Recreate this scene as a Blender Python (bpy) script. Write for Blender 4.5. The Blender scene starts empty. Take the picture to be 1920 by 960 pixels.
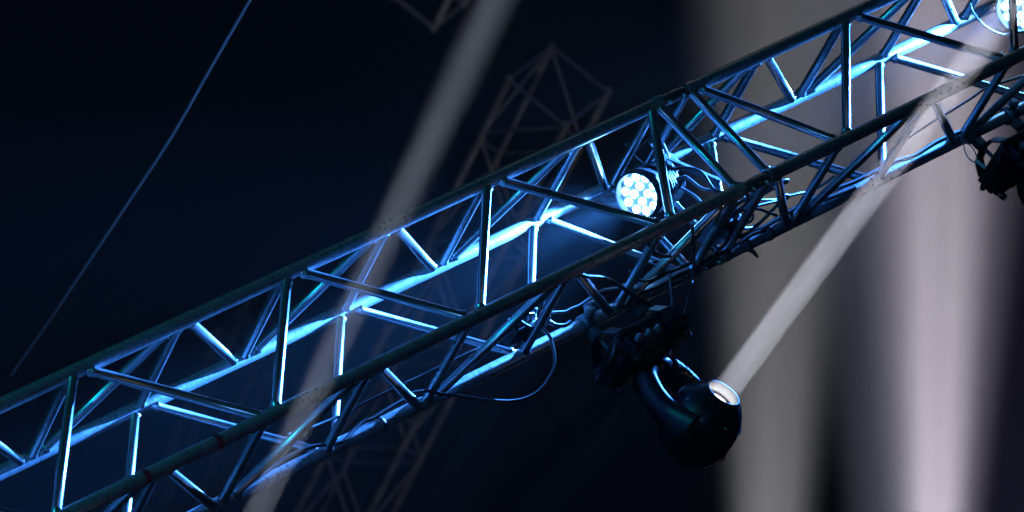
import bpy, bmesh, math, random
from mathutils import Vector, Matrix
random.seed(4)
S = bpy.context.scene
COL = S.collection
V = Vector
Z0 = 7.62          # height of the bottom chords of the truss above the ground
W_ = 0.45          # chord spacing of the box truss
PI = math.pi

# ------------------------------------------------------------------ helpers
def tag(o, label=None, cat=None, group=None, kind=None):
    if label: o['label'] = label
    if cat: o['category'] = cat
    if group: o['group'] = group
    if kind: o['kind'] = kind
    return o

def thing(name, loc, label, cat, group=None):
    o = bpy.data.objects.new(name, None)
    o.empty_display_size = 0.1
    COL.objects.link(o)
    o.location = loc
    tag(o, label, cat, group)
    return o

class MB:
    """collects shapes (world coordinates) and links them as one mesh object"""
    def __init__(s):
        s.bm = bmesh.new()
    def ring(s, c, u, v, ru, rv, n):
        return [s.bm.verts.new(c + u * (ru * math.cos(2 * PI * i / n)) + v * (rv * math.sin(2 * PI * i / n))) for i in range(n)]
    def skin(s, rings, caps=True):
        n = len(rings[0])
        for a, b in zip(rings[:-1], rings[1:]):
            for i in range(n):
                s.bm.faces.new((a[i], a[(i + 1) % n], b[(i + 1) % n], b[i])).smooth = True
        if caps:
            # caps get vertices of their own, so that the side walls keep true normals up to the rim
            s.bm.faces.new([s.bm.verts.new(v.co) for v in reversed(rings[0])])
            s.bm.faces.new([s.bm.verts.new(v.co) for v in rings[-1]])
    def lathe(s, p, d, prof, n=32, caps=True, up=V((0, 0, 1))):
        """prof: list of (distance along d, radius)"""
        d = V(d).normalized()
        u = d.cross(up)
        if u.length < 1e-4: u = d.cross(V((1, 0, 0)))
        u.normalize(); v = d.cross(u)
        s.skin([s.ring(V(p) + d * t, u, v, max(r, 1e-4), max(r, 1e-4), n) for t, r in prof], caps)
        return s
    def cyl(s, a, b, r, n=24, r2=None):
        a, b = V(a), V(b)
        L = (b - a).length
        return s.lathe(a, b - a, [(0, r), (L, r if r2 is None else r2)], n)
    def tube(s, pts, r, n=10, sub=6):
        P = [V(q) for q in pts]
        if sub > 1:
            Q = []
            E = [P[0] * 2 - P[1]] + P + [P[-1] * 2 - P[-2]]
            for i in range(1, len(E) - 2):
                p0, p1, p2, p3 = E[i - 1:i + 3]
                for k in range(sub):
                    t = k / sub
                    Q.append(0.5 * ((2 * p1) + (p2 - p0) * t + (2 * p0 - 5 * p1 + 4 * p2 - p3) * t * t + (3 * p1 - p0 - 3 * p2 + p3) * t ** 3))
            Q.append(P[-1]); P = Q
        T = []
        for i in range(len(P)):
            T.append((P[min(i + 1, len(P) - 1)] - P[max(i - 1, 0)]).normalized())
        u = T[0].cross(V((0.3, 0.2, 1))).normalized()
        rings = []
        for q, t in zip(P, T):
            u = (u - t * u.dot(t)).normalized()
            rings.append(s.ring(q, u, t.cross(u), r, r, n))
        s.skin(rings)
        return s
    def ribbon(s, pts, wdir, wid, thk):
        """flat bar swept along pts: width wid (list or number) along wdir"""
        P = [V(q) for q in pts]
        wdir = V(wdir).normalized()
        rings = []
        for i, q in enumerate(P):
            t = (P[min(i + 1, len(P) - 1)] - P[max(i - 1, 0)]).normalized()
            nrm = t.cross(wdir).normalized()
            w = wid[i] if isinstance(wid, (list, tuple)) else wid
            h = thk[i] if isinstance(thk, (list, tuple)) else thk
            c = 0.22 * min(w, h)
            out = []
            for sx, sy, kx, ky in ((1, 1, 0, 1), (1, 1, 1, 0), (1, -1, 1, 0), (1, -1, 0, 1), (-1, -1, 0, 1), (-1, -1, 1, 0), (-1, 1, 1, 0), (-1, 1, 0, 1)):
                out.append(s.bm.verts.new(q + wdir * (sx * (w / 2 - c * ky)) + nrm * (sy * (h / 2 - c * kx))))
            rings.append(out)
        n = 8
        for a, b in zip(rings[:-1], rings[1:]):
            for i in range(n):
                s.bm.faces.new((a[i], a[(i + 1) % n], b[(i + 1) % n], b[i]))
        s.bm.faces.new(list(reversed(rings[0]))); s.bm.faces.new(rings[-1])
        return s
    def oval(s, pts, wdir, wid, thk, n=20):
        """rounded bar swept along pts, wid across wdir and thk the other way"""
        P = [V(q) for q in pts]; wdir = V(wdir).normalized(); rings = []
        for i, q in enumerate(P):
            t = (P[min(i + 1, len(P) - 1)] - P[max(i - 1, 0)]).normalized()
            rings.append(s.ring(q, wdir, t.cross(wdir).normalized(), wid[i] / 2, thk[i] / 2, n))
        s.skin(rings)
        return s
    def box(s, c, size, M=None, bev=0.0, taper=1.0):
        M = M or Matrix.Identity(3)
        geo = bmesh.ops.create_cube(s.bm, size=1.0)['verts']
        for v in geo:
            k = taper if v.co.z < 0 else 1.0
            v.co = V(c) + M @ V((v.co.x * size[0] * k, v.co.y * size[1] * k, v.co.z * size[2]))
        if bev:
            es = list({e for v in geo for e in v.link_edges})
            bmesh.ops.bevel(s.bm, geom=es, offset=bev, segments=2, profile=0.6, affect='EDGES')
        return s
    def build(s, name, mat, parent=None, origin=None, label=None):
        bmesh.ops.recalc_face_normals(s.bm, faces=s.bm.faces[:])
        me = bpy.data.meshes.new(name)
        if origin is None:
            origin = V((0, 0, 0))
            for v in s.bm.verts: origin += v.co
            origin /= max(1, len(s.bm.verts))
        origin = V(origin)
        bmesh.ops.translate(s.bm, verts=s.bm.verts[:], vec=-origin)
        s.bm.to_mesh(me); s.bm.free()
        o = bpy.data.objects.new(name, me)
        COL.objects.link(o)
        me.materials.append(mat)
        if parent is not None:
            base = V(parent.location); p = parent.parent
            while p is not None:
                base += V(p.location); p = p.parent
            o.parent = parent
            o.location = origin - base
        else:
            o.location = origin
        if label: o['label'] = label
        return o

def copy_tree(o, parent=None):
    c = o.copy(); COL.objects.link(c)
    if parent is not None: c.parent = parent
    for ch in list(o.children): copy_tree(ch, c)
    return c

# ------------------------------------------------------------------ materials
def nodes(name):
    m = bpy.data.materials.new(name); m.use_nodes = True
    nt = m.node_tree
    return m, nt, nt.nodes['Principled BSDF']

def surf(name, c1, c2, rough=(0.3, 0.5), metal=0.0, scale=18.0, bump=0.0, spec=0.5, stretch=(1, 1, 1), coat=0.0):
    m, nt, b = nodes(name)
    N = nt.nodes; L = nt.links
    tc = N.new('ShaderNodeTexCoord')
    geo = N.new('ShaderNodeNewGeometry')
    mp = N.new('ShaderNodeMapping'); mp.inputs['Scale'].default_value = stretch
    L.new(geo.outputs['Position'], mp.inputs['Vector'])
    n1 = N.new('ShaderNodeTexNoise'); n1.inputs['Scale'].default_value = scale; n1.inputs['Detail'].default_value = 6; n1.inputs['Roughness'].default_value = 0.65
    L.new(mp.outputs['Vector'], n1.inputs['Vector'])
    r1 = N.new('ShaderNodeMapRange'); r1.inputs['From Min'].default_value = 0.35; r1.inputs['From Max'].default_value = 0.68
    L.new(n1.outputs['Fac'], r1.inputs['Value'])
    mx = N.new('ShaderNodeMix'); mx.data_type = 'RGBA'
    mx.inputs['A'].default_value = (*c1, 1); mx.inputs['B'].default_value = (*c2, 1)
    L.new(r1.outputs['Result'], mx.inputs['Factor'])
    L.new(mx.outputs['Result'], b.inputs['Base Color'])
    n2 = N.new('ShaderNodeTexNoise'); n2.inputs['Scale'].default_value = scale * 3.0; n2.inputs['Detail'].default_value = 5
    L.new(mp.outputs['Vector'], n2.inputs['Vector'])
    r2 = N.new('ShaderNodeMapRange'); r2.inputs['From Min'].default_value = 0.3; r2.inputs['From Max'].default_value = 0.7
    r2.inputs['To Min'].default_value = rough[0]; r2.inputs['To Max'].default_value = rough[1]
    L.new(n2.outputs['Fac'], r2.inputs['Value'])
    L.new(r2.outputs['Result'], b.inputs['Roughness'])
    b.inputs['Metallic'].default_value = metal
    b.inputs['Specular IOR Level'].default_value = spec
    b.inputs['Coat Weight'].default_value = coat
    if bump:
        bp = N.new('ShaderNodeBump'); bp.inputs['Strength'].default_value = bump; bp.inputs['Distance'].default_value = 0.002
        L.new(n2.outputs['Fac'], bp.inputs['Height']); L.new(bp.outputs['Normal'], b.inputs['Normal'])
    return m

def glow(name, col, strength):
    m, nt, b = nodes(name)
    b.inputs['Base Color'].default_value = (0.02, 0.02, 0.03, 1)
    b.inputs['Emission Color'].default_value = (*col, 1)
    b.inputs['Emission Strength'].default_value = strength
    return m

ALU = surf('mill_aluminium', (0.48, 0.50, 0.53), (0.34, 0.35, 0.37), (0.24, 0.38), 0.6, 20, 0.0, 0.4)
ALU2 = surf('brace_aluminium', (0.60, 0.62, 0.65), (0.45, 0.46, 0.48), (0.21, 0.27), 0.9, 12, 0.0)
WELD = surf('weld_metal', (0.55, 0.55, 0.56), (0.3, 0.3, 0.31), (0.35, 0.6), 0.9, 90, 0.6)
STEEL = surf('coupler_steel', (0.5, 0.51, 0.53), (0.3, 0.3, 0.32), (0.25, 0.4), 0.9, 40, 0.2)
OLDALU = surf('weathered_aluminium', (0.40, 0.38, 0.36), (0.12, 0.115, 0.11), (0.5, 0.7), 0.3, 9, 0.3, stretch=(1, 0.6, 1))
BLACK = surf('black_housing', (0.006, 0.006, 0.007), (0.011, 0.011, 0.012), (0.38, 0.55), 0.0, 30, 0.1, 0.25)
GLOSS = surf('black_gloss_shell', (0.005, 0.005, 0.006), (0.008, 0.008, 0.009), (0.28, 0.42), 0.0, 20, 0.0, 0.35)
RUBBER = surf('black_cable_rubber', (0.012, 0.012, 0.013), (0.022, 0.022, 0.024), (0.35, 0.5), 0.0, 60, 0.1, 0.5)
GREYCABLE = surf('grey_wire', (0.22, 0.22, 0.23), (0.14, 0.14, 0.15), (0.3, 0.5), 0.2, 60, 0.1)
WIRE = surf('steel_wire_rope', (0.75, 0.75, 0.77), (0.5, 0.5, 0.52), (0.3, 0.45), 0.4, 200, 0.3)
BARM = surf('grey_painted_bracket', (0.09, 0.095, 0.10), (0.06, 0.06, 0.065), (0.35, 0.5), 0.2, 40, 0.1)
INNER = surf('lens_tube_grey', (0.30, 0.30, 0.30), (0.24, 0.24, 0.24), (0.4, 0.5), 0.0, 40, 0.05)
REDTAPE = surf('red_cloth_tape', (0.35, 0.012, 0.02), (0.22, 0.01, 0.015), (0.6, 0.8), 0.0, 80, 0.3)
BLUETAPE = surf('pale_tape', (0.6, 0.62, 0.65), (0.45, 0.47, 0.5), (0.5, 0.7), 0.0, 60, 0.2)
LEDM = glow('led_light', (0.15, 0.47, 1.0), 44.0)
LENSM = glow('beam_lens_light', (1.0, 0.97, 0.95), 11.0)
PANEL = surf('led_panel_grey', (0.16, 0.16, 0.17), (0.12, 0.12, 0.13), (0.25, 0.4), 0.0, 40, 0.05)
SHADEALU = surf('shaded_aluminium', (0.2, 0.2, 0.22), (0.12, 0.12, 0.14), (0.5, 0.7), 0.2, 9, 0.2)  # far braces darker than their chords: the dimmer light is put into the colour
BEZEL = surf('bezel_dark_grey', (0.06, 0.06, 0.065), (0.04, 0.04, 0.045), (0.3, 0.4), 0.0, 40, 0.0)

# strengths of the lamps and the air
BEAM1 = (160.0, 1.2)
BEAM2 = (34.0, 1.6)
PINK = (9.5, 1.0, 580000.0)
PINKW = (18.0, 1.0, 85000.0)
GREY = (11.5, 1.0, 130000.0)
TEAL = 380.0; WARM = 18.0; BGW = 540.0; BGB = 200.0
HAZE = .002
SKY = .0004
PA, PB = (7.061, 5.926, 6.395), (8.667, 3.155, 9.512)
QA, QB = (7.572, 6.823, 6.44), (9.283, 3.844, 9.928)
GA, GB = (5.916, 5.497, 6.704), (7.495, 2.811, 9.675)

# cable courses, metres
CABLE = {
    'data_run': [(1.349,0.234,7.64),(1.501,0.267,7.64),(1.638,0.282,7.64),(1.699,0.275,7.64),(1.892,0.275,7.64),(2.026,0.28,7.64),(2.11,0.279,7.64),(2.303,0.285,7.64),(2.483,0.304,7.64)],
    'chord_cable': [(1.233,0.405,7.619),(1.375,0.405,7.638),(1.482,0.405,7.644),(1.556,0.405,7.635),(1.618,0.405,7.613),(1.667,0.405,7.607),(1.74,0.405,7.628),(1.795,0.405,7.637),(1.828,0.405,7.633),(1.919,0.405,7.641),(2.002,0.405,7.645)],
    'hang_loop': [(1.98,0.37,7.64),(2.012,0.37,7.638),(2.07,0.37,7.62),(2.114,0.37,7.584),(2.166,0.37,7.551),(2.222,0.37,7.508),(2.288,0.37,7.466),(2.333,0.37,7.444),(2.388,0.37,7.431),(2.458,0.37,7.433),(2.541,0.37,7.462),(2.606,0.37,7.502),(2.646,0.37,7.55),(2.675,0.37,7.603),(2.671,0.37,7.64),(2.658,0.37,7.659)],
    'wavy': [(2.752,0.36,7.675),(2.779,0.36,7.665),(2.805,0.36,7.655),(2.838,0.36,7.656),(2.867,0.36,7.653),(2.901,0.36,7.656),(2.942,0.36,7.661),(2.995,0.36,7.666),(3.02,0.36,7.665),(3.06,0.36,7.652),(3.12,0.36,7.648)],
    'tail': [(2.785,0.38,7.732),(2.757,0.38,7.707),(2.733,0.38,7.665),(2.736,0.38,7.647),(2.746,0.38,7.632),(2.775,0.38,7.618),(2.808,0.38,7.621)],
    'arc': [(2.648,0.02,7.611),(2.695,0.05,7.601),(2.808,0.12,7.607),(2.919,0.2,7.604),(3.043,0.3,7.581),(3.169,0.4,7.553),(3.233,0.45,7.516),(3.221,0.45,7.47),(3.21,0.45,7.435)],
    'drop': [(3.332,0.4,7.696),(3.349,0.4,7.691),(3.364,0.4,7.667),(3.35,0.4,7.627),(3.303,0.4,7.569),(3.246,0.4,7.503),(3.207,0.4,7.467),(3.178,0.4,7.44),(3.155,0.4,7.407)],
    'drop2': [(3.302,0.1,7.624),(3.338,0.2,7.596),(3.453,0.38,7.607),(3.383,0.39,7.545),(3.337,0.41,7.505),(3.28,0.42,7.461),(3.226,0.44,7.413),(3.204,0.46,7.405)],
    'lead1': [(3.526,0.2,7.905),(3.572,0.2,7.89),(3.6,0.2,7.874),(3.619,0.2,7.855),(3.624,0.2,7.824),(3.614,0.2,7.787),(3.611,0.2,7.758),(3.625,0.2,7.743),(3.634,0.2,7.714)],
    'lead2': [(3.541,0.23,7.874),(3.557,0.23,7.872),(3.579,0.23,7.868),(3.588,0.23,7.844),(3.595,0.23,7.807),(3.612,0.23,7.786),(3.646,0.23,7.764),(3.658,0.23,7.731)],
    'lead3': [(3.533,0.24,7.842),(3.538,0.24,7.829),(3.548,0.24,7.81),(3.557,0.24,7.784),(3.558,0.24,7.755),(3.557,0.24,7.731),(3.547,0.24,7.697)],
    'ra': [(3.592,0.221,7.65),(3.595,0.187,7.65),(3.612,0.166,7.65),(3.658,0.158,7.65),(3.709,0.159,7.65),(3.78,0.164,7.65),(3.805,0.132,7.65)],
    'rb': [(3.596,0.158,7.67),(3.621,0.162,7.67),(3.667,0.175,7.67),(3.73,0.212,7.67),(3.833,0.271,7.67),(3.935,0.318,7.67),(4.014,0.338,7.67),(4.086,0.358,7.67),(4.172,0.385,7.67),(4.246,0.381,7.67),(4.294,0.359,7.67)],
    'rc': [(3.597,0.221,7.64),(3.627,0.212,7.64),(3.669,0.209,7.64),(3.755,0.231,7.64),(3.845,0.257,7.64),(3.919,0.281,7.64),(3.951,0.285,7.64),(3.95,0.272,7.64),(3.918,0.253,7.64),(3.883,0.245,7.64)],
    'rd': [(3.679,0.32,7.65),(3.748,0.364,7.65),(3.805,0.395,7.65),(3.856,0.405,7.65),(3.887,0.381,7.65),(3.908,0.346,7.65),(3.925,0.325,7.65),(3.939,0.292,7.65)],
    're': [(3.697,0.41,7.646),(3.745,0.41,7.644),(3.785,0.41,7.639),(3.831,0.41,7.638),(3.878,0.41,7.633),(3.958,0.41,7.638),(4.039,0.41,7.644),(4.094,0.41,7.647),(4.165,0.41,7.648),(4.284,0.41,7.645),(4.399,0.41,7.636),(4.524,0.41,7.637),(4.648,0.41,7.636),(4.722,0.41,7.625),(4.796,0.41,7.627),(4.877,0.41,7.634),(4.953,0.41,7.633),(5.002,0.41,7.631),(5.065,0.41,7.623)],
    'rf': [(3.657,0.232,7.65),(3.696,0.233,7.65),(3.748,0.277,7.65),(3.786,0.316,7.65),(3.794,0.35,7.65),(3.765,0.342,7.65),(3.712,0.301,7.65)],
    'rh': [(3.805,0.298,7.7),(3.864,0.297,7.7),(3.92,0.291,7.7),(3.973,0.29,7.7),(4.011,0.287,7.7),(4.005,0.273,7.7),(3.978,0.262,7.7),(3.93,0.257,7.7)],
    'thin': [(4.6,0.28,7.638),(4.652,0.28,7.643),(4.781,0.28,7.655),(4.912,0.28,7.664),(5.052,0.28,7.675),(5.143,0.28,7.685),(5.248,0.28,7.677),(5.365,0.28,7.664),(5.48,0.28,7.649),(5.632,0.28,7.636)],
    'lampwire': [(3.541,0.3,8.125),(3.543,0.3,8.118),(3.538,0.3,8.084),(3.54,0.3,8.041),(3.551,0.3,8.008),(3.572,0.3,7.99),(3.594,0.3,7.977)],
    'lampwire2': [(5.458,0.3,8.05),(5.434,0.3,8.003),(5.428,0.3,7.955),(5.436,0.3,7.913),(5.452,0.3,7.885),(5.472,0.3,7.867),(5.499,0.3,7.861)],
    'safeL': [(3.721,0.3,8.115),(3.7,0.3,8.087),(3.683,0.3,8.047),(3.661,0.3,8.0),(3.637,0.3,7.955)],
    'safeL2': [(3.706,0.32,8.092),(3.677,0.32,8.04),(3.652,0.32,7.995),(3.645,0.32,7.979)],
    'safeloop': [(5.012,0.42,7.613),(5.006,0.42,7.586),(4.983,0.42,7.561),(4.966,0.42,7.525),(4.971,0.42,7.499),(4.989,0.42,7.494),(5.01,0.42,7.52),(5.022,0.42,7.552),(5.021,0.42,7.582),(5.023,0.42,7.605)],
    'sleeve': [(4.984,0.42,7.499),(4.991,0.42,7.478),(4.996,0.42,7.453)],
    'guy': [(5.308,2.886,10.873),(5.219,2.993,10.835),(5.026,3.225,10.748),(4.795,3.496,10.641),(4.574,3.736,10.561),(4.351,3.97,10.482),(4.183,4.143,10.422),(4.071,4.254,10.385),(3.96,4.363,10.349)],
    'rk': [(3.623,0.463,7.68),(3.579,0.351,7.68),(3.608,0.3,7.68),(3.647,0.28,7.68),(3.72,0.289,7.68),(3.752,0.257,7.68),(3.741,0.198,7.68),(3.779,0.187,7.68)],
    'rl': [(3.541,0.33,7.595),(3.603,0.33,7.607),(3.667,0.33,7.642),(3.738,0.33,7.665),(3.797,0.33,7.683),(3.842,0.33,7.674),(3.871,0.33,7.643),(3.894,0.33,7.613)],
    'rm': [(3.409,0.02,7.621),(3.414,0.06,7.609),(3.454,0.15,7.62),(3.543,0.28,7.653),(3.568,0.33,7.643)],
    'ln': [(3.119,0.3,7.667),(3.112,0.3,7.63),(3.13,0.3,7.602),(3.173,0.3,7.591),(3.23,0.3,7.596),(3.275,0.3,7.587),(3.325,0.3,7.585),(3.387,0.3,7.583)],
    'lo': [(2.624,0.155,7.64),(2.6,0.172,7.64),(2.619,0.228,7.64),(2.675,0.305,7.64),(2.683,0.35,7.64),(2.646,0.355,7.64),(2.57,0.303,7.64),(2.481,0.221,7.64),(2.497,0.2,7.64),(2.549,0.222,7.64)],
    'rn': [(3.059,0.08,7.628),(3.093,0.12,7.609),(3.19,0.2,7.61),(3.29,0.26,7.625),(3.385,0.3,7.645),(3.477,0.33,7.674),(3.542,0.34,7.687)],
    'ro': [(3.409,0.4,7.583),(3.478,0.4,7.606),(3.532,0.4,7.614),(3.584,0.4,7.612),(3.647,0.4,7.61),(3.718,0.4,7.616),(3.801,0.4,7.623),(3.866,0.4,7.615)],
    'rp': [(3.589,0.06,7.653),(3.615,0.1,7.635),(3.62,0.15,7.629),(3.617,0.2,7.644),(3.625,0.26,7.652),(3.616,0.3,7.643)],
    'rq': [(3.081,0.41,7.595),(3.143,0.41,7.612),(3.201,0.41,7.613),(3.259,0.41,7.607),(3.324,0.41,7.609),(3.402,0.41,7.612),(3.467,0.41,7.606),(3.527,0.41,7.614)],
    'rr': [(4.054,0.4,7.605),(4.1,0.4,7.62),(4.161,0.4,7.627),(4.227,0.4,7.619),(4.306,0.4,7.612),(4.372,0.4,7.61)],
    'lq': [(3.556,0.3,7.95),(3.595,0.3,7.954),(3.618,0.3,7.935),(3.606,0.3,7.899),(3.559,0.3,7.864),(3.515,0.3,7.851)],
}

# ------------------------------------------------------------------ the box truss overhead
YZ = {'A': (0.0, W_), 'B': (W_, W_), 'C': (0.0, 0.0), 'D': (W_, 0.0)}
def cp(c, x):
    y, z = YZ[c]
    return V((x, y, Z0 + z))

truss = thing('lighting_truss', (2.6, W_ / 2, Z0), 'aluminium box truss with zigzag bracing spanning the picture, lit blue from inside', 'lighting truss')
RC, RB = 0.0248, 0.0168
XL, XJ1, XJ2, XR = -0.72, 3.515, 3.645, 6.05
for c in 'ABCD':
    for a, b in ((XL, XJ1), (XJ2, XR)):
        m = MB(); m.cyl(cp(c, a), cp(c, b), RC, 40)
        for e, sgn in ((a, 1), (b, -1)):       # welded end sleeve
            m.lathe(cp(c, e), (sgn, 0, 0), [(0, RC + .003), (.045, RC + .003), (.05, RC)], 32)
        m.build('chord', ALU, truss)
    m = MB()                                    # conical coupler with its two pins
    m.lathe(cp(c, XJ1 - .02), (1, 0, 0), [(0, .019), (.035, .021), (.06, .0232), (.11, .0232), (.135, .021), (.17, .019)], 28)
    k = m.build('coupler', STEEL, truss)
    for px in (XJ1 + .028, XJ2 - .028):
        for q, d in ((cp(c, px), V((0, .5, .85))),):
            n = MB(); d = d.normalized()
            n.lathe(q - d * .036, d, [(0, .004), (.004, .0075), (.066, .0075), (.072, .004)], 12)
            n.tube([q + d * .03, q + d * .036 + V((.006, 0, .004)), q + d * .030 + V((.02, .004, .01)), q + d * .024 + V((.012, .008, .002))], .0016, 6, 4)
            n.build('coupler_pin', STEEL, k)

def brace(name, c1, x1, c2, x2, label=None):
    a, b = cp(c1, x1), cp(c2, x2)
    d = (b - a).normalized(); L = (b - a).length
    m = MB()
    s = abs(d.x); run = RC / max(0.25, math.sqrt(1 - s * s))     # where the brace axis leaves the chord surface
    jit = random.uniform(-.001, .001)
    prof = [(run * .3, RB), (run - .004, RB), (run - .001, RB + .0048), (run + .005 + jit, RB + .0042), (run + .010, RB)]
    m.lathe(a, d, prof + [(L - t, r) for t, r in reversed(prof)], 24)
    m.build(name, ALU2, truss, label=label)

N1 = [0.625 + 0.4915 * k for k in range(-2, 6)]      # panel points, left section (index 0 -> k=-2)
N2 = [4.055 + 0.4915 * k for k in range(0, 4)]       # panel points, right section
E1, E2 = 3.49, 3.665
dl = 0.024
def warren(c_odd, c_even, sh, seg):
    """zigzag in one face: seg 0 is the left section, seg 1 the right one"""
    if seg == 0: P = [(x + sh, c_odd if k % 2 == 0 else c_even) for k, x in enumerate(N1)]
    else:        P = [(x + sh, c_even if k % 2 == 0 else c_odd) for k, x in enumerate(N2)]
    return P
# faces: (chord at the "odd" panel points, chord at the "even" panel points, shift)
for (co, ce, sh, d_) in (('A', 'C', .030, .018), ('D', 'B', .014, .024), ('B', 'A', .0, .036), ('C', 'D', .0, .036)):
    for seg in (0, 1):
        P = warren(co, ce, sh if seg == 0 else sh * .6, seg)
        for (xa, ca), (xb, cb) in zip(P[:-1], P[1:]):
            brace('diagonal_brace', ca, xa + d_, cb, xb - d_)
        if seg == 0:
            xa, ca = P[-1]
            brace('diagonal_brace', ca, xa + d_, co if ca == ce else ce, E1 - .03)
        else:
            xb, cb = P[0]
            brace('diagonal_brace', co if cb == ce else ce, E2 + .035, cb, xb - d_)
# square posts: at both section ends on all four faces, and at every panel point on the top and bottom faces
for x in (E1, E2, XL + .03, XR - .03):
    for c1, c2 in (('A', 'C'), ('B', 'D'), ('A', 'B'), ('C', 'D')):
        if x < 0 and c1 + c2 != 'AC': continue
        brace('end_post', c1, x, c2, x)
for x in N1[1:] + N2:
    brace('cross_strut', 'A', x, 'B', x)
    brace('cross_strut', 'C', x, 'D', x)
# tape and ties on the chords
for x in (.570, .895):
    m = MB(); m.lathe(cp('C', x - .012), (1, 0, 0), [(0, RC + .0012), (.024, RC + .0012)], 28); m.build('red_tape', REDTAPE, truss)
for x in (1.876, 3.92):
    m = MB(); m.lathe(cp('D', x - .008), (1, .1, .05), [(0, RC + .001), (.002, RC + .0035), (.014, RC + .0035), (.016, RC + .001)], 28)
    m.box(cp('D', x) + V((0, -.02, .02)), (.014, .012, .01), bev=.002); m.build('cable_tie', RUBBER, truss)
m = MB(); m.lathe(cp('D', 3.786), (1, 0, 0), [(0, RC + .001), (.002, RC + .003), (.012, RC + .003), (.014, RC + .001)], 28)
m.ribbon([cp('D', 3.792) + V((0, 0, -.022)), cp('D', 3.796) + V((0, .0, -.045)), cp('D', 3.79) + V((.004, 0, -.068))], (1, 0, 0), [.03, .02, .012], .004)
m.build('cable_tie', RUBBER, truss)

# ------------------------------------------------------------------ LED par lights inside the truss
PD = V((-.96, -.20, -.12)).normalized()
def frame(d):
    d = V(d).normalized()
    u = d.cross(V((0, 0, 1))).normalized()
    v = u.cross(d)
    return u, v, d
def make_par(loc, label):
    loc = V(loc)
    u, v, d = frame(PD)
    t = thing('par_light', loc, label, 'stage light', 'LED par lights mounted inside the truss')
    m = MB()
    m.lathe(loc - d * .20, d, [(0, .03), (.004, .062), (.03, .07), (.06, .076), (.12, .084), (.185, .094), (.205, .096), (.205, .088), (.196, .086)], 48, caps=False)
    m.lathe(loc - d * .199, d, [(0, .001), (.001, .06)], 32)
    M = Matrix((u, v, d)).transposed()
    for k in range(7):                                    # cooling fins round the back
        m.lathe(loc - d * (.19 - .017 * k), d, [(0, .074 + .002 * k), (.001, .084 + .0015 * k), (.005, .084 + .0015 * k), (.006, .074 + .002 * k)], 40)
    m.build('body', BLACK, t, loc - d * .1)
    m = MB(); m.lathe(loc - d * .012, d, [(0, .083), (.014, .088), (.034, .0885), (.037, .086), (.034, .0835), (.002, .081), (0, .081), (0, .083)], 48, caps=False); m.build('bezel', BEZEL, t)
    m = MB(); m.lathe(loc - d * .02, d, [(0, .08), (.006, .08)], 40); m.build('lens_panel', PANEL, t)
    spots = [(.064, 2 * PI * (k + .5) / 10) for k in range(10)] + [(.029, 2 * PI * (k + .5) / 4) for k in range(4)]
    for r, a in spots:
        q = loc + u * (r * math.cos(a)) + v * (r * math.sin(a))
        m = MB(); m.lathe(q - d * .014, d, [(0, .0148), (.006, .0148), (.010, .0115), (.012, .004)], 12)
        m.build('led_lens', LEDM, t)
    m = MB()                                              # U bracket and hook clamp
    s_ = .112
    br = [loc - d * .09 + u * s_, loc - d * .12 + u * s_ + v * .05, loc - d * .16 + u * s_ * .9 + v * .135, loc - d * .16 + u * .04 + v * .15, loc - d * .16 - u * .04 + v * .15, loc - d * .16 - u * s_ * .9 + v * .135, loc - d * .12 - u * s_ + v * .05, loc - d * .09 - u * s_]
    m.ribbon(br, d, .032, .005)
    m.build('bracket', BARM, t)
    m = MB()
    br = [loc - d * .10 - u * .02 - v * .09, loc - d * .17 - u * .03 - v * .10, loc - d * .25 - u * .05 - v * .145, loc - d * .27 - u * .06 - v * .20]
    m.ribbon([loc - d * .16 - u * .075 + v * .07, loc - d * .21 - u * .08 - v * .0, loc - d * .27 - u * .085 - v * .09, loc - d * .30 - u * .09 - v * .14], u, .02, .024)
    m.build('support_arm', BARM, t)
    m = MB()
    m.box(loc - d * .235 + v * .035 - u * .02, (.09, .07, .05), M, .006)
    m.box(loc - d * .262 + v * .045 - u * .02, (.02, .02, .02), M, .003)
    m.box(loc - d * .262 + v * .02 - u * .0, (.02, .02, .02), M, .003)
    m.build('power_box', BARM, t)
    for sg in (1, -1):
        m = MB(); m.lathe(loc - d * .09 + u * sg * .105, u * sg, [(0, .016), (.012, .018), (.022, .018), (.026, .012)], 16); m.build('tilt_knob', BLACK, t)
    for watts, deg, aim, off in ((PAR_WIDE, 64, V((-1, .06, .04)), .014), (PAR_NARROW, 18, V((-1, .012, -.005)), .016)):
        L = bpy.data.lights.new('par_lamp', 'SPOT')
        L.energy = watts; L.color = PAR_COL; L.spot_size = math.radians(deg); L.spot_blend = 1.0; L.shadow_soft_size = .012
        lo = bpy.data.objects.new('par_lamp', L); COL.objects.link(lo)
        lo.parent = t; lo.location = d * off
        lo.rotation_euler = aim.to_track_quat('-Z', 'Y').to_euler()
    return t
PAR_WIDE, PAR_NARROW = 3200.0, 15000.0; PAR_COL = (.045, .26, 1.0)
parL = make_par((3.446, .33, 7.930), 'glowing blue-white LED par can in the middle of the picture, wholly in view')
parR = copy_tree(parL); parR.location = (5.678, .33, 7.953)
parR['label'] = 'glowing blue-white LED par can cut off by the top right corner'
for c in parR.children:
    if c.type == 'LIGHT':
        c.data = c.data.copy()
        if c.data.spot_size > 1.0:
            c.data.energy = PAR_WIDE * .8; c.rotation_euler = V((-1, .08, .05)).to_track_quat('-Z', 'Y').to_euler()
        else:
            c.data.energy = PAR_NARROW * .8; c.data.spot_size = math.radians(16); c.rotation_euler = V((-1, .02, .0)).to_track_quat('-Z', 'Y').to_euler()

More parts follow.
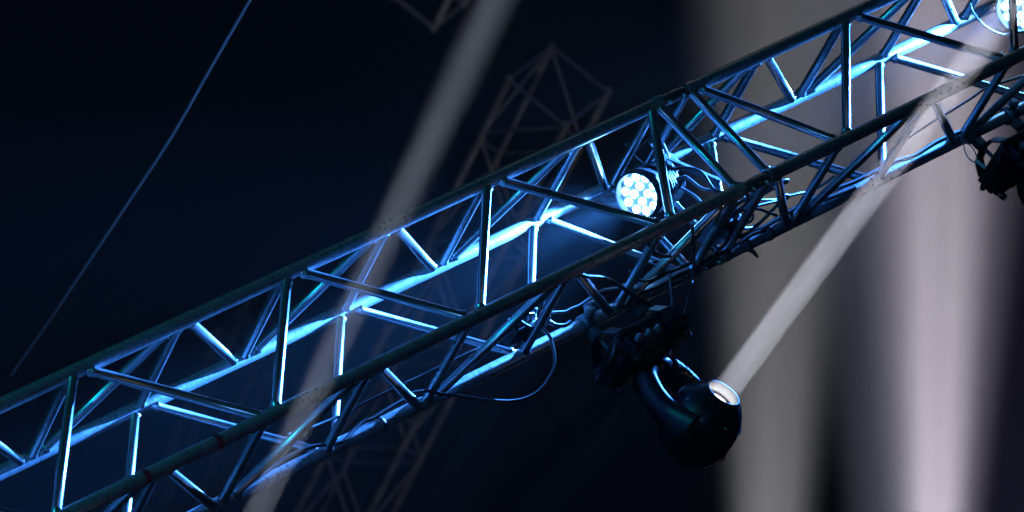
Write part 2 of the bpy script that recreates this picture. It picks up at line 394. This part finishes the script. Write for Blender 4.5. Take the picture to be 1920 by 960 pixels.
# ------------------------------------------------------------------ moving heads hanging from the lower far chord
BD = V((.33, -.943, .048)).normalized()                   # where the beams point
def make_head(loc, label):
    """loc: point on the chord axis above the base centre"""
    loc = V(loc)
    t = thing('moving_head_light', loc, label, 'moving head light', 'moving head lights hanging from the truss')
    X, Y, Z = V((1, 0, 0)), V((0, 1, 0)), V((0, 0, 1))
    # clamps on the chord
    for sx in (-.118, .118):
        q = loc + X * sx
        m = MB()
        m.lathe(q - X * .022, X, [(0, RC + .001), (.002, RC + .011), (.042, RC + .011), (.044, RC + .001)], 28)
        m.box(q + V((0, 0, -.05)), (.036, .036, .04), bev=.005)
        m.lathe(q + V((0, -.02, .0)), V((0, -1, .25)), [(0, .012), (.03, .013), (.032, .02), (.05, .021), (.056, .012)], 14)
        m.lathe(q + V((0, 0, -.05)), V((0, 0, -1)), [(0, .008), (.095, .008)], 10)
        m.build('clamp', STEEL if False else BARM, t)
    # omega brackets between the clamps and the base
    for sx in (-.118, .118):
        q = loc + X * sx + Z * -.075
        m = MB(); m.ribbon([q + Y * -.10 + Z * -.055, q + Y * -.06 + Z * -.012, q, q + Y * .06 + Z * -.012, q + Y * .10 + Z * -.055], X, .05, .008)
        m.build('bracket', BLACK, t)
    # base box
    bz = loc + Z * -.19
    m = MB()
    m.box(bz, (.315, .215, .10), None, .016, .88)
    m.box(bz + Z * .048, (.285, .235, .018), None, .004)
    for k in range(6):                                     # ribs of the base moulding
        m.box(bz + X * (-.125 + .05 * k) + Z * -.005, (.014, .232, .07), None, .004)
    for k in (-1, 1):
        m.box(bz + X * k * .172 + Z * -.01, (.022, .17, .05), None, .006)
    b = m.build('base', BLACK, t)
    for k in (-1, 1):
        m = MB(); h = bz + X * k * .165
        m.tube([h + Y * -.085 + Z * .02, h + X * k * .028 + Y * -.08 + Z * .0, h + X * k * .034 + Z * -.005, h + X * k * .028 + Y * .08 + Z * .0, h + Y * .085 + Z * .02], .010, 10, 5)
        m.build('handle', BLACK, b)
    for sx in (-1, 1):
        for sy in (-1, 1):
            m = MB(); m.lathe(bz + V((sx * .13, sy * .09, -.05)), V((0, 0, -1)), [(0, .016), (.022, .014), (.026, .008)], 14); m.build('rubber_foot', RUBBER, b)
    m = MB(); m.box(bz + V((.10, -.128, .012)), (.075, .012, .045), None, .003); m.build('display_panel', GLOSS, b)
    for k in range(3):
        m = MB(); m.lathe(bz + V((-.1 + .05 * k, -.122, -.01)), V((0, -1, 0)), [(0, .014), (.02, .014), (.022, .009), (.035, .008)], 14); m.build('connector', BARM, b)
    m = MB(); m.lathe(bz + Z * -.045, V((0, 0, -1)), [(0, .085), (.02, .085), (.028, .07), (.035, .06)], 36); m.build('pan_bearing', BLACK, t)
    # yoke and head turn together about the vertical
    pan = math.atan2(BD.x, -BD.y)
    c, s = math.cos(pan), math.sin(pan)
    XX, YY = V((c, s, 0)), V((-s, c, 0))
    top = loc + Z * -.285
    piv = loc + Z * -.535 + V((-.012, .02, 0))
    top = top + V((-.012, .008, 0))
    m = MB()
    m.lathe(top + Z * .03, -Z, [(0, .03), (.004, .05), (.02, .064), (.04, .066), (.055, .05), (.06, .02)], 32)
    for k in (-1, 1):
        P = []
        wd, th = [], []
        for i in range(15):
            a = i / 14
            ang = a * PI * .5
            xo = .075 + .078 * math.sin(ang) ** .8 - .006 * a
            zz = -.01 - .255 * (1 - math.cos(ang)) ** .9 - .012 * a
            P.append(top + XX * (k * xo) + Z * zz + YY * (.012 * math.sin(PI * a)))
            wd.append(.105 + .04 * min(1, a * 3) - .045 * math.sin(PI * a * .9) + (.03 * max(0, a - .7) / .3))
            th.append(.085 - .025 * a)
        m.oval(P, YY, wd, th)
    y_ = m.build('yoke', GLOSS, t)
    for k in (-1, 1):
        m = MB(); m.lathe(piv + XX * k * .12, XX * k, [(0, .06), (.03, .06), (.052, .055), (.060, .03), (.061, .001)], 32); m.build('tilt_cover', GLOSS, y_)
    # head: barrel turned about the beam axis
    d = BD
    m = MB()
    prof = [(-.172, .001), (-.170, .03), (-.162, .055), (-.145, .085), (-.115, .112), (-.075, .129), (-.03, .136), (.02, .135), (.06, .127), (.095, .111), (.12, .092), (.135, .077), (.142, .068), (.146, .065), (.147, .061), (.104, .058)]
    m.lathe(piv, d, prof, 56, caps=False)
    for k in range(4):
        m.lathe(piv + d * (-.135 + .018 * k), d, [(0, .085 + .010 * k), (.001, .098 + .010 * k), (.005, .101 + .009 * k), (.006, .088 + .010 * k)], 48)
    for q, r in ((-.045, .1385), (.052, .1325)):              # raised casing seams
        m.lathe(piv + d * q, d, [(0, r - .006), (.001, r), (.006, r), (.007, r - .006)], 56)
    h = m.build('head', GLOSS, t)
    e1 = V((-.62, -.40, -.2)); e1 = (e1 - d * e1.dot(d)).normalized(); e2 = d.cross(e1)
    for ang0 in (0.0, 2.1, 4.2):                              # vent grilles round the back of the head
        m = MB()
        for k in range(6):
            a = ang0 + (k - 2.5) * .15
            n_ = e1 * math.cos(a) + e2 * math.sin(a); t_ = d.cross(n_)
            m.box(piv + d * -.082 + n_ * .127, (.008, .010, .05), Matrix((t_, n_, d)).transposed() @ Matrix.Rotation(-.38, 3, 'X'), .002)
        m.build('vent', BLACK, h)
    for k in range(4):
        a = .8 + k * PI / 2
        n_ = e1 * math.cos(a) + e2 * math.sin(a)
        m = MB(); m.lathe(piv + d * .078 + n_ * .117, n_ + d * .35, [(0, .006), (.006, .006), (.008, .003)], 10); m.build('screw', STEEL, h)
    m = MB(); m.lathe(piv + d * .102, d, [(.0, .057), (.044, .0595), (.0455, .062), (.046, .0655), (.040, .066)], 48, caps=False); m.build('lens_tube', INNER, h)
    m = MB(); m.lathe(piv + d * .100, d, [(0, .058), (.004, .058), (.010, .05), (.004, .047)], 48, caps=False); m.build('lens_ring', GLOSS, h)
    m = MB(); m.lathe(piv + d * .098, d, [(0, .05), (.006, .048), (.012, .035), (.014, .001)], 40); m.build('lens', LENSM, h)
    return t, piv
headL, pivL = make_head((3.04, W_, Z0), 'black moving head light under the middle of the truss, firing a white beam')
headR = copy_tree(headL); headR.location = (5.22, W_, Z0)
headR['label'] = 'dark moving head light cut off by the right edge under the truss'

def area(name, loc, d, size, spread, watts, col):
    L = bpy.data.lights.new(name, 'AREA'); L.shape = 'DISK'; L.size = size; L.spread = math.radians(spread); L.energy = watts; L.color = col
    o = bpy.data.objects.new(name, L); COL.objects.link(o); o.location = loc
    o.rotation_euler = V(d).to_track_quat('-Z', 'Y').to_euler()
    gobo(L, 'Parametric', 3.6, .0, 2.0)
    return o
def gobo(L, out, scale, lo=.55, hi=1.45, seed=0.0):
    """uneven lamp field: soft streaks along the beam"""
    L.use_nodes = True
    nt = L.node_tree; N = nt.nodes; K = nt.links
    em = N['Emission']
    g = N.new('ShaderNodeNewGeometry') if out == 'Parametric' else N.new('ShaderNodeTexCoord')
    n = N.new('ShaderNodeTexNoise'); n.inputs['Scale'].default_value = scale; n.inputs['Detail'].default_value = 2.0
    mp = N.new('ShaderNodeMapping'); mp.inputs['Location'].default_value = (seed, seed * .7, 0)
    K.new(g.outputs[out], mp.inputs['Vector']); K.new(mp.outputs['Vector'], n.inputs['Vector'])
    r = N.new('ShaderNodeMapRange'); r.inputs['From Min'].default_value = .32; r.inputs['From Max'].default_value = .68
    r.inputs['To Min'].default_value = lo; r.inputs['To Max'].default_value = hi
    K.new(n.outputs['Fac'], r.inputs['Value']); K.new(r.outputs['Result'], em.inputs['Strength'])
def spot(name, loc, target, deg, blend, watts, col, soft=.05):
    L = bpy.data.lights.new(name, 'SPOT'); L.spot_size = math.radians(deg); L.spot_blend = blend; L.energy = watts; L.color = col; L.shadow_soft_size = soft
    o = bpy.data.objects.new(name, L); COL.objects.link(o); o.location = loc
    o.rotation_euler = (V(target) - V(loc)).to_track_quat('-Z', 'Y').to_euler()
    return o
# beam of the moving head in view, and of the one hanging just below the frame at the left
area('beam_lamp', pivL + BD * .134, BD, .10, BEAM1[1], BEAM1[0], (.88, .88, 1.0))
area('beam_lamp', (.587, .40, 7.178), V((-.016, -.99, .03)), .09, BEAM2[1], BEAM2[0], (.74, .83, 1.0))
# two big beams far behind the truss, rising from the stage below the frame
gobo(spot('beam_lamp', PA, PB, *PINK, (1.0, .88, .94), .03).data, 'Normal', 34.0)
spot('beam_lamp', QA, QB, *PINKW, (.72, .76, 1.0), .03)
gobo(spot('beam_lamp', GA, GB, *GREY, (1.0, .95, .92), .03).data, 'Normal', 22.0, .7, 1.3, 3.0)
gobo(spot('beam_lamp', PA, PB, 15.0, 1.0, PINK[2] * .35, (.95, .85, 1.0), .03).data, 'Normal', 20.0, .7, 1.3, 5.0)
gobo(spot('beam_lamp', GA, GB, 15.0, 1.0, GREY[2] * .55, (.95, .95, 1.0), .03).data, 'Normal', 20.0, .7, 1.3, 8.0)
# dim coloured stage washes that catch the rims: teal from above the near side, warm from the stage floor; added fills are marked
spot('wash_fill_lamp', (-3.5, -3.5, 11.5), (2.6, .2, 7.8), 38, .6, TEAL, (.0, .58, .72), .1)
spot('wash_fill_lamp', (1.0, -6.0, 1.0), (.2, .2, 7.7), 26, .8, WARM, (1.0, .72, .35), .2)
spot('wash_fill_lamp', (6.0, 4.5, 3.0), (12.6, 13.5, 12.8), 44, .6, BGW, (.94, .91, .92), .2)
spot('wash_fill_lamp', (18.0, 2.0, 10.0), (12.5, 11.0, 12.8), 40, .6, BGB, (.2, .3, 1.0), .2)
spot('wash_fill_lamp', (7.0, .5, 9.6), (4.95, 3.3, 10.7), 16, 1.0, 420.0, (.06, .28, 1.0), .1)  # added blue fill without a fixture, brightens the guy wire
spot('wash_fill_lamp', (14.0, 10.0, 11.5), (18.4, 14.9, 17.4), 22, .8, 500.0, (.75, .85, 1.0), .2)  # added fill so that the truss stub at the top edge shows
spot('wash_fill_lamp', (9.435, 7.773, 6.851), (11.03, 4.892, 10.212), 24, 1.0, 9000.0, (.55, .45, 1.0), .1)  # added purple fill, tints the haze towards the right edge
spot('wash_fill_lamp', (-7.0, -7.0, 5.0), (2.8, .2, 7.85), 36, .6, 330.0, (.10, .38, 1.0), .15)  # added blue fill from the front, gives the near chords a sheen

# ------------------------------------------------------------------ cables
def cable(name, key, r, mat, label, cat='cable', sub=5):
    m = MB(); m.tube(CABLE[key], r * 1.18, 10, sub)
    o = m.build(name, mat); tag(o, label, cat)
    return o
cable('cable', 'data_run', .0045, RUBBER, 'thin black cable strung in sagging loops through the left bottom face of the truss')
cable('cable', 'chord_cable', .006, RUBBER, 'black cable lying on the lower chord, held by a black tie left of centre')
cable('cable', 'hang_loop', .0052, RUBBER, 'black cable drooping below the truss in one big round loop')
cable('wire', 'wavy', .0042, GREYCABLE, 'pale wavy wire running above the clamp of the middle moving head', 'wire')
cable('cable', 'tail', .0065, RUBBER, 'short black cable end curling towards the clamp of the middle moving head')
cable('cable', 'arc', .0062, RUBBER, 'black cable arching from the near lower chord down to the middle moving head')
cable('cable', 'drop', .0050, RUBBER, 'black cable hanging straight into the middle moving head, leftmost of two')
cable('cable', 'drop2', .0050, RUBBER, 'long black cable hanging into the right side of the middle moving head')
cable('cable', 'lead1', .0058, RUBBER, 'black power lead leaving the middle par can, uppermost lead')
cable('cable', 'lead2', .0052, GREYCABLE, 'grey lead curving from the back of the middle par can, second of its three leads')
cable('cable', 'lead3', .0048, GREYCABLE, 'grey lead running down behind the near lower chord, lowest of the three par can leads')
cable('cable', 'ra', .0052, RUBBER, 'black cable rising beside the black box in the tangle right of the joint')
cable('cable', 'rb', .0052, RUBBER, 'black cable crossing the tangle right of the joint and running on to the right')
cable('cable', 'rc', .0052, RUBBER, 'black cable with a hooked end round the pale strut right of the joint')
cable('cable', 'rd', .0056, RUBBER, 'thick black cable sagging in a bow between the black box and the pale strut')
cable('cable', 're', .0078, RUBBER, 'thick black cable tied along the top of the lower chord at the right')
cable('cable', 'rf', .0042, RUBBER, 'small tight loop of black cable behind the bracing right of the joint')
cable('cable', 'rh', .0046, RUBBER, 'black cable doubled back in a narrow hook above the tangle right of the joint')
cable('cable', 'thin', .0042, RUBBER, 'thin black cable strung inside the truss at the right edge')
cable('wire', 'lampwire', .0030, GREYCABLE, 'thin bright wire curving over the top of the middle par can', 'wire')
cable('wire', 'lampwire2', .0030, GREYCABLE, 'thin bright wire drooping in front of the corner par can', 'wire')
cable('safety_cable', 'safeL', .0032, WIRE, 'long steel safety wire running down from the truss top to the middle par can', 'safety cable')
cable('safety_cable', 'safeL2', .0028, WIRE, 'short steel safety wire just above the middle par can', 'safety cable')
sl = thing('safety_cable', CABLE['safeloop'][0], 'thin steel safety loop with a sleeve beside the right moving head', 'safety cable')
m = MB(); m.tube(CABLE['safeloop'], .0026, 8, 5); m.build('loop', WIRE, sl)
m = MB(); m.tube(CABLE['sleeve'], .0075, 10, 3); m.build('sleeve', WIRE, sl)
cable('cable', 'rk', .0055, RUBBER, 'black cable looping over the black box right of the joint')
cable('cable', 'rl', .0050, RUBBER, 'black cable snaking along the far side of the tangle right of the joint')
cable('cable', 'rm', .0060, RUBBER, 'thick black cable dropping from the near lower chord into the black box')
cable('cable', 'ln', .0048, RUBBER, 'black cable sagging between two struts just left of the joint')
cable('cable', 'lo', .0048, RUBBER, 'black cable wrapped round a teal-lit strut left of the middle moving head')
cable('cable', 'rn', .0055, RUBBER, 'black cable dipping behind the near lower chord just below the middle par can')
cable('cable', 'ro', .0066, RUBBER, 'thick black cable lying along the far lower chord under the black box')
cable('cable', 'rp', .0046, RUBBER, 'thin black cable falling in an S from the near chord to the black box')
cable('cable', 'rq', .0060, RUBBER, 'black cable running along the lower chord just above the middle moving head')
cable('cable', 'rr', .0085, RUBBER, 'thick black cable end lying on the lower chord under the white beam')
cable('cable', 'lq', .0040, GREYCABLE, 'short grey cable loop at the back of the middle par can')
cable('guy_wire', 'guy', .006, WIRE, 'thin taut wire slanting across the dark upper left', 'wire')

# black boxes on the bottom face
def power_box(loc, size, rz, label):
    loc = V(loc)
    t = thing('power_box', loc, label, 'power box')
    M = Matrix.Rotation(rz, 3, 'Z')
    m = MB(); m.box(loc, size, M, .012)
    for k in (-1, 1): m.box(loc + M @ V((k * size[0] * .36, 0, size[2] * .5)), (.02, size[1] * .9, .012), M, .003)
    m.build('case', BLACK, t)
    for k in range(3):
        q = loc + M @ V((-.3 * size[0] + .3 * size[0] * k, -size[1] * .5, .004))
        m = MB(); m.lathe(q, M @ V((0, -1, .15)), [(0, .016), (.014, .016), (.016, .012), (.04, .011), (.044, .006)], 14); m.build('socket', BARM, t)
    m = MB(); m.tube([loc + M @ V((.5 * size[0], 0, .0)), loc + M @ V((.62 * size[0], -.01, .02)), loc + M @ V((.75 * size[0], -.03, .03))], .006, 8, 4); m.build('cable_tail', RUBBER, t)
    return t
power_box((3.64, .34, 7.69), (.15, .13, .085), .25, 'black box with plugs on the lower chord right of the joint, amid the tangled cables')
power_box((2.565, .345, 7.665), (.13, .09, .06), .1, 'black box lying behind a strut left of the middle moving head')
# taped plug on the lower chord, beside the clamp of the middle moving head
pl = thing('cable_plug', (2.965, .41, 7.655), 'black cable plug with pale tape beside the clamp of the middle moving head', 'plug')
m = MB(); m.lathe((2.93, .405, 7.655), (1, .05, .04), [(0, .008), (.004, .014), (.05, .015), (.056, .011), (.07, .010)], 16); m.build('plug_body', BARM, pl)
m = MB(); m.lathe((2.995, .408, 7.658), (1, .05, .04), [(0, .0145), (.03, .0145)], 16); m.build('pale_tape', BLUETAPE, pl)

# ------------------------------------------------------------------ trusses far behind, seen end-on
def far_truss(loc, axis, roll, size, length, n, label, rc=.024, rb=.011):
    loc = V(loc); ax = V(axis).normalized()
    h = V((ax.y, -ax.x, 0)).normalized(); up = h.cross(ax)
    h, up = h * math.cos(roll) + up * math.sin(roll), up * math.cos(roll) - h * math.sin(roll)
    t = thing('roof_truss', loc, label, 'roof truss', 'dim roof trusses behind')
    C4 = [(-.5, -.5), (.5, -.5), (.5, .5), (-.5, .5)]
    def q(i, s): return loc + h * (C4[i % 4][0] * size) + up * (C4[i % 4][1] * size) + ax * s
    step = length / n
    for i in range(4):
        m = MB(); m.cyl(q(i, 0), q(i, length), rc, 16)
        for k in range(1, 3): m.lathe(q(i, length * k / 3 - .06), ax, [(0, rc), (.01, rc * 1.25), (.11, rc * 1.25), (.12, rc)], 16)
        m.build('chord', OLDALU, t)
        for k in range(n):
            a, b = (i, i + 1) if (k + i) % 2 == 0 else (i + 1, i)
            m = MB(); m.cyl(q(a, step * k + .03), q(b, step * (k + 1) - .03), rb, 10); m.build('diagonal_brace', SHADEALU, t)
        for s in (.02, length - .02):
            m = MB(); m.cyl(q(i, s), q(i + 1, s), rb, 10); m.build('end_post', SHADEALU, t)
    return t
far_truss((12.362, 8.965, 12.925), (.05, 1, 0), math.radians(10), .45, 8.0, 15, 'dim box truss running away behind the middle of the truss, its square end in view')
far_truss((18.306, 15.214, 17.274), (-.02, -1, 0), math.radians(-12), .42, 4.0, 5, 'stub of a dim box truss entering at the top edge left of the white beam')
far_truss((18.68, 19.74, 17.541), (.10, 1, 0), math.radians(14), .42, 8.0, 12, 'faint box truss behind the left half of the truss')

# ------------------------------------------------------------------ haze, world, camera
m = bpy.data.materials.new('stage_haze'); m.use_nodes = True
nt = m.node_tree; nt.nodes.clear()
out = nt.nodes.new('ShaderNodeOutputMaterial')
pv = nt.nodes.new('ShaderNodeVolumePrincipled')
pv.inputs['Color'].default_value = (.92, .93, .95, 1)
pv.inputs['Density'].default_value = HAZE
pv.inputs['Anisotropy'].default_value = 0.0
pv.inputs['Density Attribute'].default_value = ''
nt.links.new(pv.outputs['Volume'], out.inputs['Volume'])
mb = MB(); mb.box((5, 6, 9.0), (46, 48, 20.0)); hz = mb.build('haze', m); tag(hz, kind='stuff')

m = bpy.data.materials.new('night_sky'); m.use_nodes = True
nt = m.node_tree; nt.nodes.clear()
out = nt.nodes.new('ShaderNodeOutputMaterial'); em = nt.nodes.new('ShaderNodeEmission')
em.inputs['Color'].default_value = (.20, .33, .80, 1); em.inputs['Strength'].default_value = .002
nt.links.new(em.outputs['Emission'], out.inputs['Surface'])
m.cycles.emission_sampling = 'NONE'
mb = MB(); bmesh.ops.create_uvsphere(mb.bm, u_segments=48, v_segments=24, radius=160.0)
sk = mb.build('sky', m, None, (0, 0, 0)); tag(sk, kind='structure')

w = bpy.data.worlds.new('World'); S.world = w; w.use_nodes = True
w.node_tree.nodes['Background'].inputs[0].default_value = (.20, .33, .80, 1)
w.node_tree.nodes['Background'].inputs[1].default_value = SKY

cam = bpy.data.cameras.new('camera'); co = bpy.data.objects.new('camera', cam); COL.objects.link(co)
Rr = [[0.6812390819495115, -0.3524552783490645, -0.6416296361519396], [-0.3232047327970931, 0.6416167817175873, -0.6956052085169615], [0.6568500695913386, 0.6812511887565771, 0.3231792132789548]]
M = Matrix((V(Rr[0]), -V(Rr[1]), -V(Rr[2]))).transposed().to_4x4()
M.translation = V((-10.0961, -13.0107, 1.5983))
co.matrix_world = M
cam.sensor_width = 36; cam.lens = 194.778; cam.clip_start = .1; cam.clip_end = 500
cam.dof.use_dof = True; cam.dof.focus_distance = 19.6; cam.dof.aperture_fstop = 4.2; cam.dof.aperture_blades = 9
S.camera = co
S.view_settings.view_transform = 'Standard'; S.view_settings.look = 'None'; S.view_settings.exposure = 0; S.view_settings.gamma = 1
S.cycles.use_denoising = True
S.cycles.max_bounces = 6; S.cycles.volume_bounces = 0; S.cycles.sample_clamp_indirect = 3
